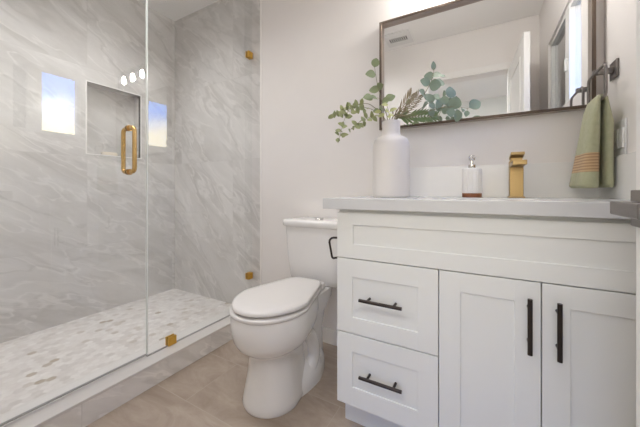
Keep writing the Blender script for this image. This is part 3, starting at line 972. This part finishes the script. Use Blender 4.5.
def frond(name, label, path, n, ln, wd, lean, mat):
    """a feathery frond: narrow leaflets in pairs along the rib"""
    root = thing(name, MOUTH, label, 'frond', 'cut greenery in the vase')
    first = mmv(path[0])
    sm = smooth_path([Vector((first.x * 0.5, first.y * 0.5, -0.20)), first] + [mmv(p) for p in path[1:]])
    mb = MB(); mb.tube(sm, [0.0018 * (1.3 - 0.9 * i / len(sm)) for i in range(len(sm))], 8); mb.build('stem', M['stem'], root)
    mb = MB()
    lo = 22
    for k in range(n):
        t = k / (n - 1)
        i = int(lo + (len(sm) - 2 - lo) * t)
        d = (sm[i + 1] - sm[i]).normalized()
        side = gp(d.z, 0, -(d.x * UX + d.y * UY)).normalized()
        l_ = ln * (0.65 + 0.5 * math.sin(math.pi * min(1.0, 0.15 + t * 0.75)))
        for sg in (-1, 1):
            dv = (d * lean + side * sg + gp(0, rnd.uniform(-.25, .1), 0)).normalized()
            leaf(mb, sm[i], dv, (CAMDIR + gp(rnd.uniform(-.3, .3), 0, rnd.uniform(-.2, .4))), l_, wd, 0.1, 0.95)
    mb.build('leaflets', mat, root)
    return root


frond('palm_frond', 'dry brown feathery frond in the middle of the bunch', [(2, 0, 0), (29, -20, 35), (59, -30, 79), (77, -30, 106)], 12, 0.045, 0.0045, 1.8, M['leaf_brown'])
frond('palm_frond', 'dry brown frond leaning right beside the silver leaves', [(11, 0, 0), (51, 0, 35), (90, 0, 75), (117, 0, 110)], 12, 0.045, 0.0045, 1.8, M['leaf_brown'])
frond('fern_frond', 'dark green narrow leaved frond low on the right of the vase mouth', [(20, 0, 0), (68, -10, 13), (121, -20, 18), (178, -20, 18)], 13, 0.045, 0.01, 1.3, M['leaf_dark'])

# ------------------------------------------------------------------ mirror
MX0, MX1, MZ0, MZ1, MD = -0.4758, 0.3849, 1.2369, 1.8125, 0.035
root = thing('wall_mirror', ((MX0 + MX1) / 2, YB, MZ0), 'wide mirror in a deep slim bronze frame on the wall above the vanity', 'mirror')
ox, oy, oz = root.location
def LM(x, y, z): return (x - ox, y - oy, z - oz)
mb = MB(); fw = 0.0125
y0, y1 = YB - MD, YB - 0.001
def frame_bar(a, b): mb.box(LM(*a), LM(*b), 0.0008, 1)
frame_bar((MX0, y0, MZ0), (MX0 + fw, y1, MZ1)); frame_bar((MX1 - fw, y0, MZ0), (MX1, y1, MZ1))
frame_bar((MX0 + fw - 0.001, y0, MZ0), (MX1 - fw + 0.001, y1, MZ0 + fw)); frame_bar((MX0 + fw - 0.001, y0, MZ1 - fw), (MX1 - fw + 0.001, y1, MZ1))
o = mb.build('frame', [M['frame'], M['frame_glare']], root)
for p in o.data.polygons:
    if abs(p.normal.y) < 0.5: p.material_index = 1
mb = MB(); mb.box(LM(MX0 + fw - 0.002, YB - 0.010, MZ0 + fw - 0.002), LM(MX1 - fw + 0.002, YB - 0.004, MZ1 - fw + 0.002)); mb.build('mirror_glass', M['mirror'], root)

# vanity light over the mirror (it shows in the shower glass)
VLX, VLZ = -0.045, 1.945
root = thing('vanity_light', (VLX, YB, 2.04), 'three lamp vanity light with clear glass shades above the mirror', 'wall lamp')
mb = MB(); mb.box((-0.06, -0.02, -0.045), (0.06, -0.001, 0.045), 0.004); mb.build('wall_plate', M['nickel'], root)
mb = MB(); mb.tube([(0, -0.02, 0), (0, -0.055, 0)], 0.008); mb.tube([(-0.19, -0.055, 0), (0.19, -0.055, 0)], 0.008); mb.build('cross_bar', M['nickel'], root)
for k in (-1, 0, 1):
    x = k * 0.15
    mb = MB(); mb.tube([(x, -0.055, 0.0), (x, -0.095, 0.0), (x, -0.095, -0.02)], 0.006); mb.lathe([(0.017, -0.055), (0.019, -0.05), (0.019, -0.018), (0.012, -0.012)], (x, -0.095), 20)
    mb.build('lamp_holder', M['nickel'], root, angle=60)
    mb = MB(); mb.lathe([(0.010, -0.054), (0.014, -0.070), (0.019, -0.090), (0.020, -0.105), (0.015, -0.120), (0.004, -0.127)], (x, -0.095), 20)
    mb.build('bulb', M['bulb'], root, angle=60)
    mb = MB(); mb.lathe([(0.019, -0.022), (0.040, -0.030), (0.045, -0.045), (0.047, -0.165), (0.0445, -0.165), (0.0425, -0.045), (0.038, -0.033), (0.019, -0.025)], (x, -0.095), 28, False, False)
    mb.build('glass_shade', M['glass'], root, angle=60)

# ------------------------------------------------------------------ towel ring, towel, switch
TRY, TRZ = 1.402, 1.343
root = thing('towel_ring', (XR, TRY, TRZ), 'dark metal towel ring on the right wall beside the mirror', 'towel ring')
mb = MB(); mb.box((-0.008, -0.031, -0.031), (-0.0005, 0.031, 0.031), 0.0015, 1); mb.build('wall_plate', M['nickel'], root)
mb = MB(); mb.box((-0.062, -0.009, -0.009), (-0.006, 0.009, 0.009), 0.001, 1); mb.build('post', M['nickel'], root)
rx = -0.056
ya, yb_, za, zb, rc = -0.107, 0.072, -0.004, -0.115, 0.024
pth = arc((rx, ya, za - rc), (rx, ya, za), (rx, ya + rc, za), 5) + arc((rx, yb_ - rc, za), (rx, yb_, za), (rx, yb_, za - rc), 5) + \
    arc((rx, yb_, zb + rc), (rx, yb_, zb), (rx, yb_ - rc, zb), 5) + arc((rx, ya + rc, zb), (rx, ya, zb), (rx, ya, zb + rc), 5)
mb = MB(); mb.tube(pth, 0.0048, 10, closed=True); mb.build('ring', M['nickel'], root)

mb = MB()
def flap(rows, seed):
    rn = random.Random(seed)
    ph = [rn.uniform(0, 6.28) for _ in range(4)]
    rings = []
    for z, xa, xb, ya_, yb2 in rows:
        f = (1.27 - z) / 0.35
        ring = []
        for (x, y, zz) in rrect(xa, xb, ya_, yb2, z, 3.2, 56):
            a = math.atan2(y - (ya_ + yb2) / 2, x - (xa + xb) / 2)
            w = (0.0045 if seed == 3 else 0.0018) * f * (math.sin(3 * a + ph[0] + z * 5) + 0.6 * math.sin(5 * a + ph[1]) + 0.4 * math.sin(9 * a + ph[2] + 8 * z))
            k = Vector((x - (xa + xb) / 2, y - (ya_ + yb2) / 2, 0))
            k = k.normalized() * w if k.length > 0 else k
            ring.append((x + k.x, y + k.y, zz))
        rings.append(ring)
    mb.loft(rings)
def interp(rows, n=14):
    out = []
    for a, b in zip(rows, rows[1:]):
        for i in range(n):
            t = i / n
            out.append(tuple(a[k] * (1 - t) + b[k] * t for k in range(5)))
    out.append(rows[-1])
    return out
xc = XR + rx
flap(interp([(1.246, xc - 0.008, xc + 0.006, 1.335, 1.432), (1.236, xc - 0.016, xc + 0.001, 1.325, 1.440), (1.20, xc - 0.026, xc - 0.001, 1.318, 1.450), (1.10, xc - 0.040, xc - 0.001, 1.315, 1.460),
             (1.02, xc - 0.052, xc - 0.001, 1.315, 1.466), (0.93, xc - 0.066, xc - 0.001, 1.315, 1.466), (0.922, xc - 0.060, xc - 0.004, 1.320, 1.460)]), 3)
flap(interp([(1.246, xc - 0.006, xc + 0.008, 1.335, 1.432), (1.236, xc + 0.004, xc + 0.018, 1.327, 1.440), (1.15, xc + 0.004, xc + 0.034, 1.322, 1.450),
             (1.02, xc + 0.005, xc + 0.0345, 1.320, 1.456), (0.932, xc + 0.005, xc + 0.0345, 1.318, 1.456), (0.924, xc + 0.011, xc + 0.031, 1.322, 1.450)]), 5)
o = mb.build('hand_towel', M['towel'], angle=60)
tag(o, 'sage green hand towel with a tan striped band hanging from the ring', 'towel')

root = thing('light_switch', (XR, 1.352, 1.09), 'white double switch plate on the right wall behind the towel', 'light switch')
mb = MB(); mb.box((-0.006, -0.044, -0.062), (-0.0003, 0.044, 0.062), 0.002); mb.build('plate', M['vinyl'], root)
for s in (-1, 1):
    mb = MB(); mb.box((-0.010, s * 0.021 - 0.0155, -0.033), (-0.005, s * 0.021 + 0.0155, 0.033), 0.0015); mb.build('rocker', M['vinyl'], root)

# ceiling vent, seen in the mirror
root = thing('ceiling_vent', (-0.69, 0.28, ZC), 'white slotted fan vent in the ceiling, seen in the mirror', 'vent')
mb = MB(); mb.box((-0.12, -0.12, -0.014), (0.12, 0.12, 0), 0.004); mb.build('cover', M['vent'], root)
mb = MB()
for k in range(9):
    x = -0.075 + k * 0.0188
    mb.box((x - 0.004, -0.035, -0.0155), (x + 0.004, 0.035, -0.0138))  # dark bars on the cover paint in the shade inside the slots
mb.build('slots', M['dark'], root)

# ------------------------------------------------------------------ toilet
TX = -0.808
root = thing('toilet', (TX, YB, 0), 'white two piece toilet with closed lid between the shower and the vanity', 'toilet')
def E(z, yf, yb2, hw, ymax=None, back=0.75, ef=2.0, eb=3.0): return [(x, y - YB, z_) for x, y, z_ in egg(z, yf, yb2, hw, 0.0, ymax, back, 56, ef, eb)]
mb = MB()
mb.loft([E(0.0, .870, 1.20, .123, 1.00, .8), E(0.012, .865, 1.20, .128, 1.00, .8), E(0.03, .869, 1.20, .124, 1.00, .8), E(0.09, .881, 1.19, .113, 1.00, .8),
         E(0.16, .890, 1.19, .101, 1.00, .8), E(0.218, .888, 1.20, .096, 1.00, .8), E(0.227, .883, 1.21, .103, 1.01, .8), E(0.237, .869, 1.23, .117, 1.02, .75), E(0.250, .850, 1.24, .134, 1.02, .72),
         E(0.268, .831, 1.26, .151, 1.02, .68), E(0.294, .816, 1.29, .163, 1.02, .64), E(0.33, .808, 1.31, .169, 1.02, .60), E(0.385, .806, 1.32, .170, 1.01, .56), E(0.400, .810, 1.32, .166, 1.01, .56)])
# trapway and rear
mb.loft([E(0.0, 1.04, 1.40, .085, 1.2, .9), E(0.10, 1.04, 1.39, .080, 1.2, .9), E(0.19, 1.06, 1.37, .088, 1.2, .9), E(0.28, 1.08, 1.40, .092, 1.2, .95), E(0.33, 1.10, 1.47, .098, 1.25, .95), E(0.392, 1.12, 1.49, .104, 1.25, .95)])
mb.loft([E(0.0, .90, 1.36, .131, 1.19, .75), E(0.030, .92, 1.36, .131, 1.19, .75), E(0.062, .97, 1.355, .127, 1.20, .75), E(0.085, 1.01, 1.34, .112, 1.2, .75), E(0.11, 1.06, 1.32, .085, 1.2, .75)])
# trapway relief on each side
for s in (-1, 1):
    pts = smooth_path([Vector((s * .085, 1.08 - YB, .30)), Vector((s * .088, 1.17 - YB, .215)), Vector((s * .088, 1.20 - YB, .12)), Vector((s * .090, 1.15 - YB, .05))], 8)
    mb.tube(pts, 0.034, 16)
mb.build('bowl', M['porcelain'], root, angle=60)
for s in (-1, 1):
    mb = MB(); mb.lathe([(0.013, 0.065), (0.013, 0.094), (0.011, 0.100), (0.006, 0.103)], (s * 0.108, 1.22 - YB), 20); mb.build('bolt_cap', M['seat'], root, angle=60)
mb = MB()
SY = dict(ymax=1.01, back=0.54, eb=8.0, ef=2.05)
mb.loft([E(0.4015, .808, 1.295, .167, **SY), E(0.405, .803, 1.30, .172, **SY), E(0.414, .803, 1.295, .172, **SY), E(0.418, .808, 1.29, .167, **SY)])
mb.build('seat', M['seat'], root, angle=60)
SL = dict(ymax=1.02, back=0.52, eb=8.0, ef=1.95)
mb = MB()
rows = []
for z, k in ((0.4265, 0.006), (0.429, 0.0), (0.437, 0.0), (0.443, 0.004), (0.446, 0.014), (0.4485, 0.045), (0.450, 0.09)):
    rows.append(E(z, .810 + k, 1.305 - k, .169 - k, **SL))
mb.loft(rows); mb.build('lid', M['seat'], root, angle=60)
for s in (-1, 1):
    mb = MB(); mb.box((s * 0.070 - 0.022, 1.285 - YB, 0.396), (s * 0.070 + 0.022, 1.322 - YB, 0.432), 0.006); mb.build('hinge', M['seat'], root)
mb = MB()
def TR(z, hw, yf, e=7): return [(x, y - YB, z_) for x, y, z_ in rrect(-hw, hw, yf, YB - 0.012, z, e, 64)]
mb.loft([TR(0.392, .147, 1.365), TR(0.400, .157, 1.352), TR(0.43, .165, 1.343), TR(0.52, .175, 1.333), TR(0.62, .181, 1.326), TR(0.712, .184, 1.322)])
mb.build('tank', M['porcelain'], root, angle=60)
mb = MB()
mb.loft([TR(0.712, .192, 1.316), TR(0.716, .197, 1.310), TR(0.738, .199, 1.308), TR(0.746, .197, 1.311), TR(0.750, .188, 1.322), TR(0.7515, .14, 1.36)])
mb.build('tank_lid', M['porcelain'], root, angle=60)
mb = MB(); mb.lathe([(0.027, 0.750), (0.027, 0.755), (0.024, 0.758), (0.008, 0.7585)], (0.005, 1.41 - YB), 28); mb.build('flush_button', M['chrome'], root, angle=60)
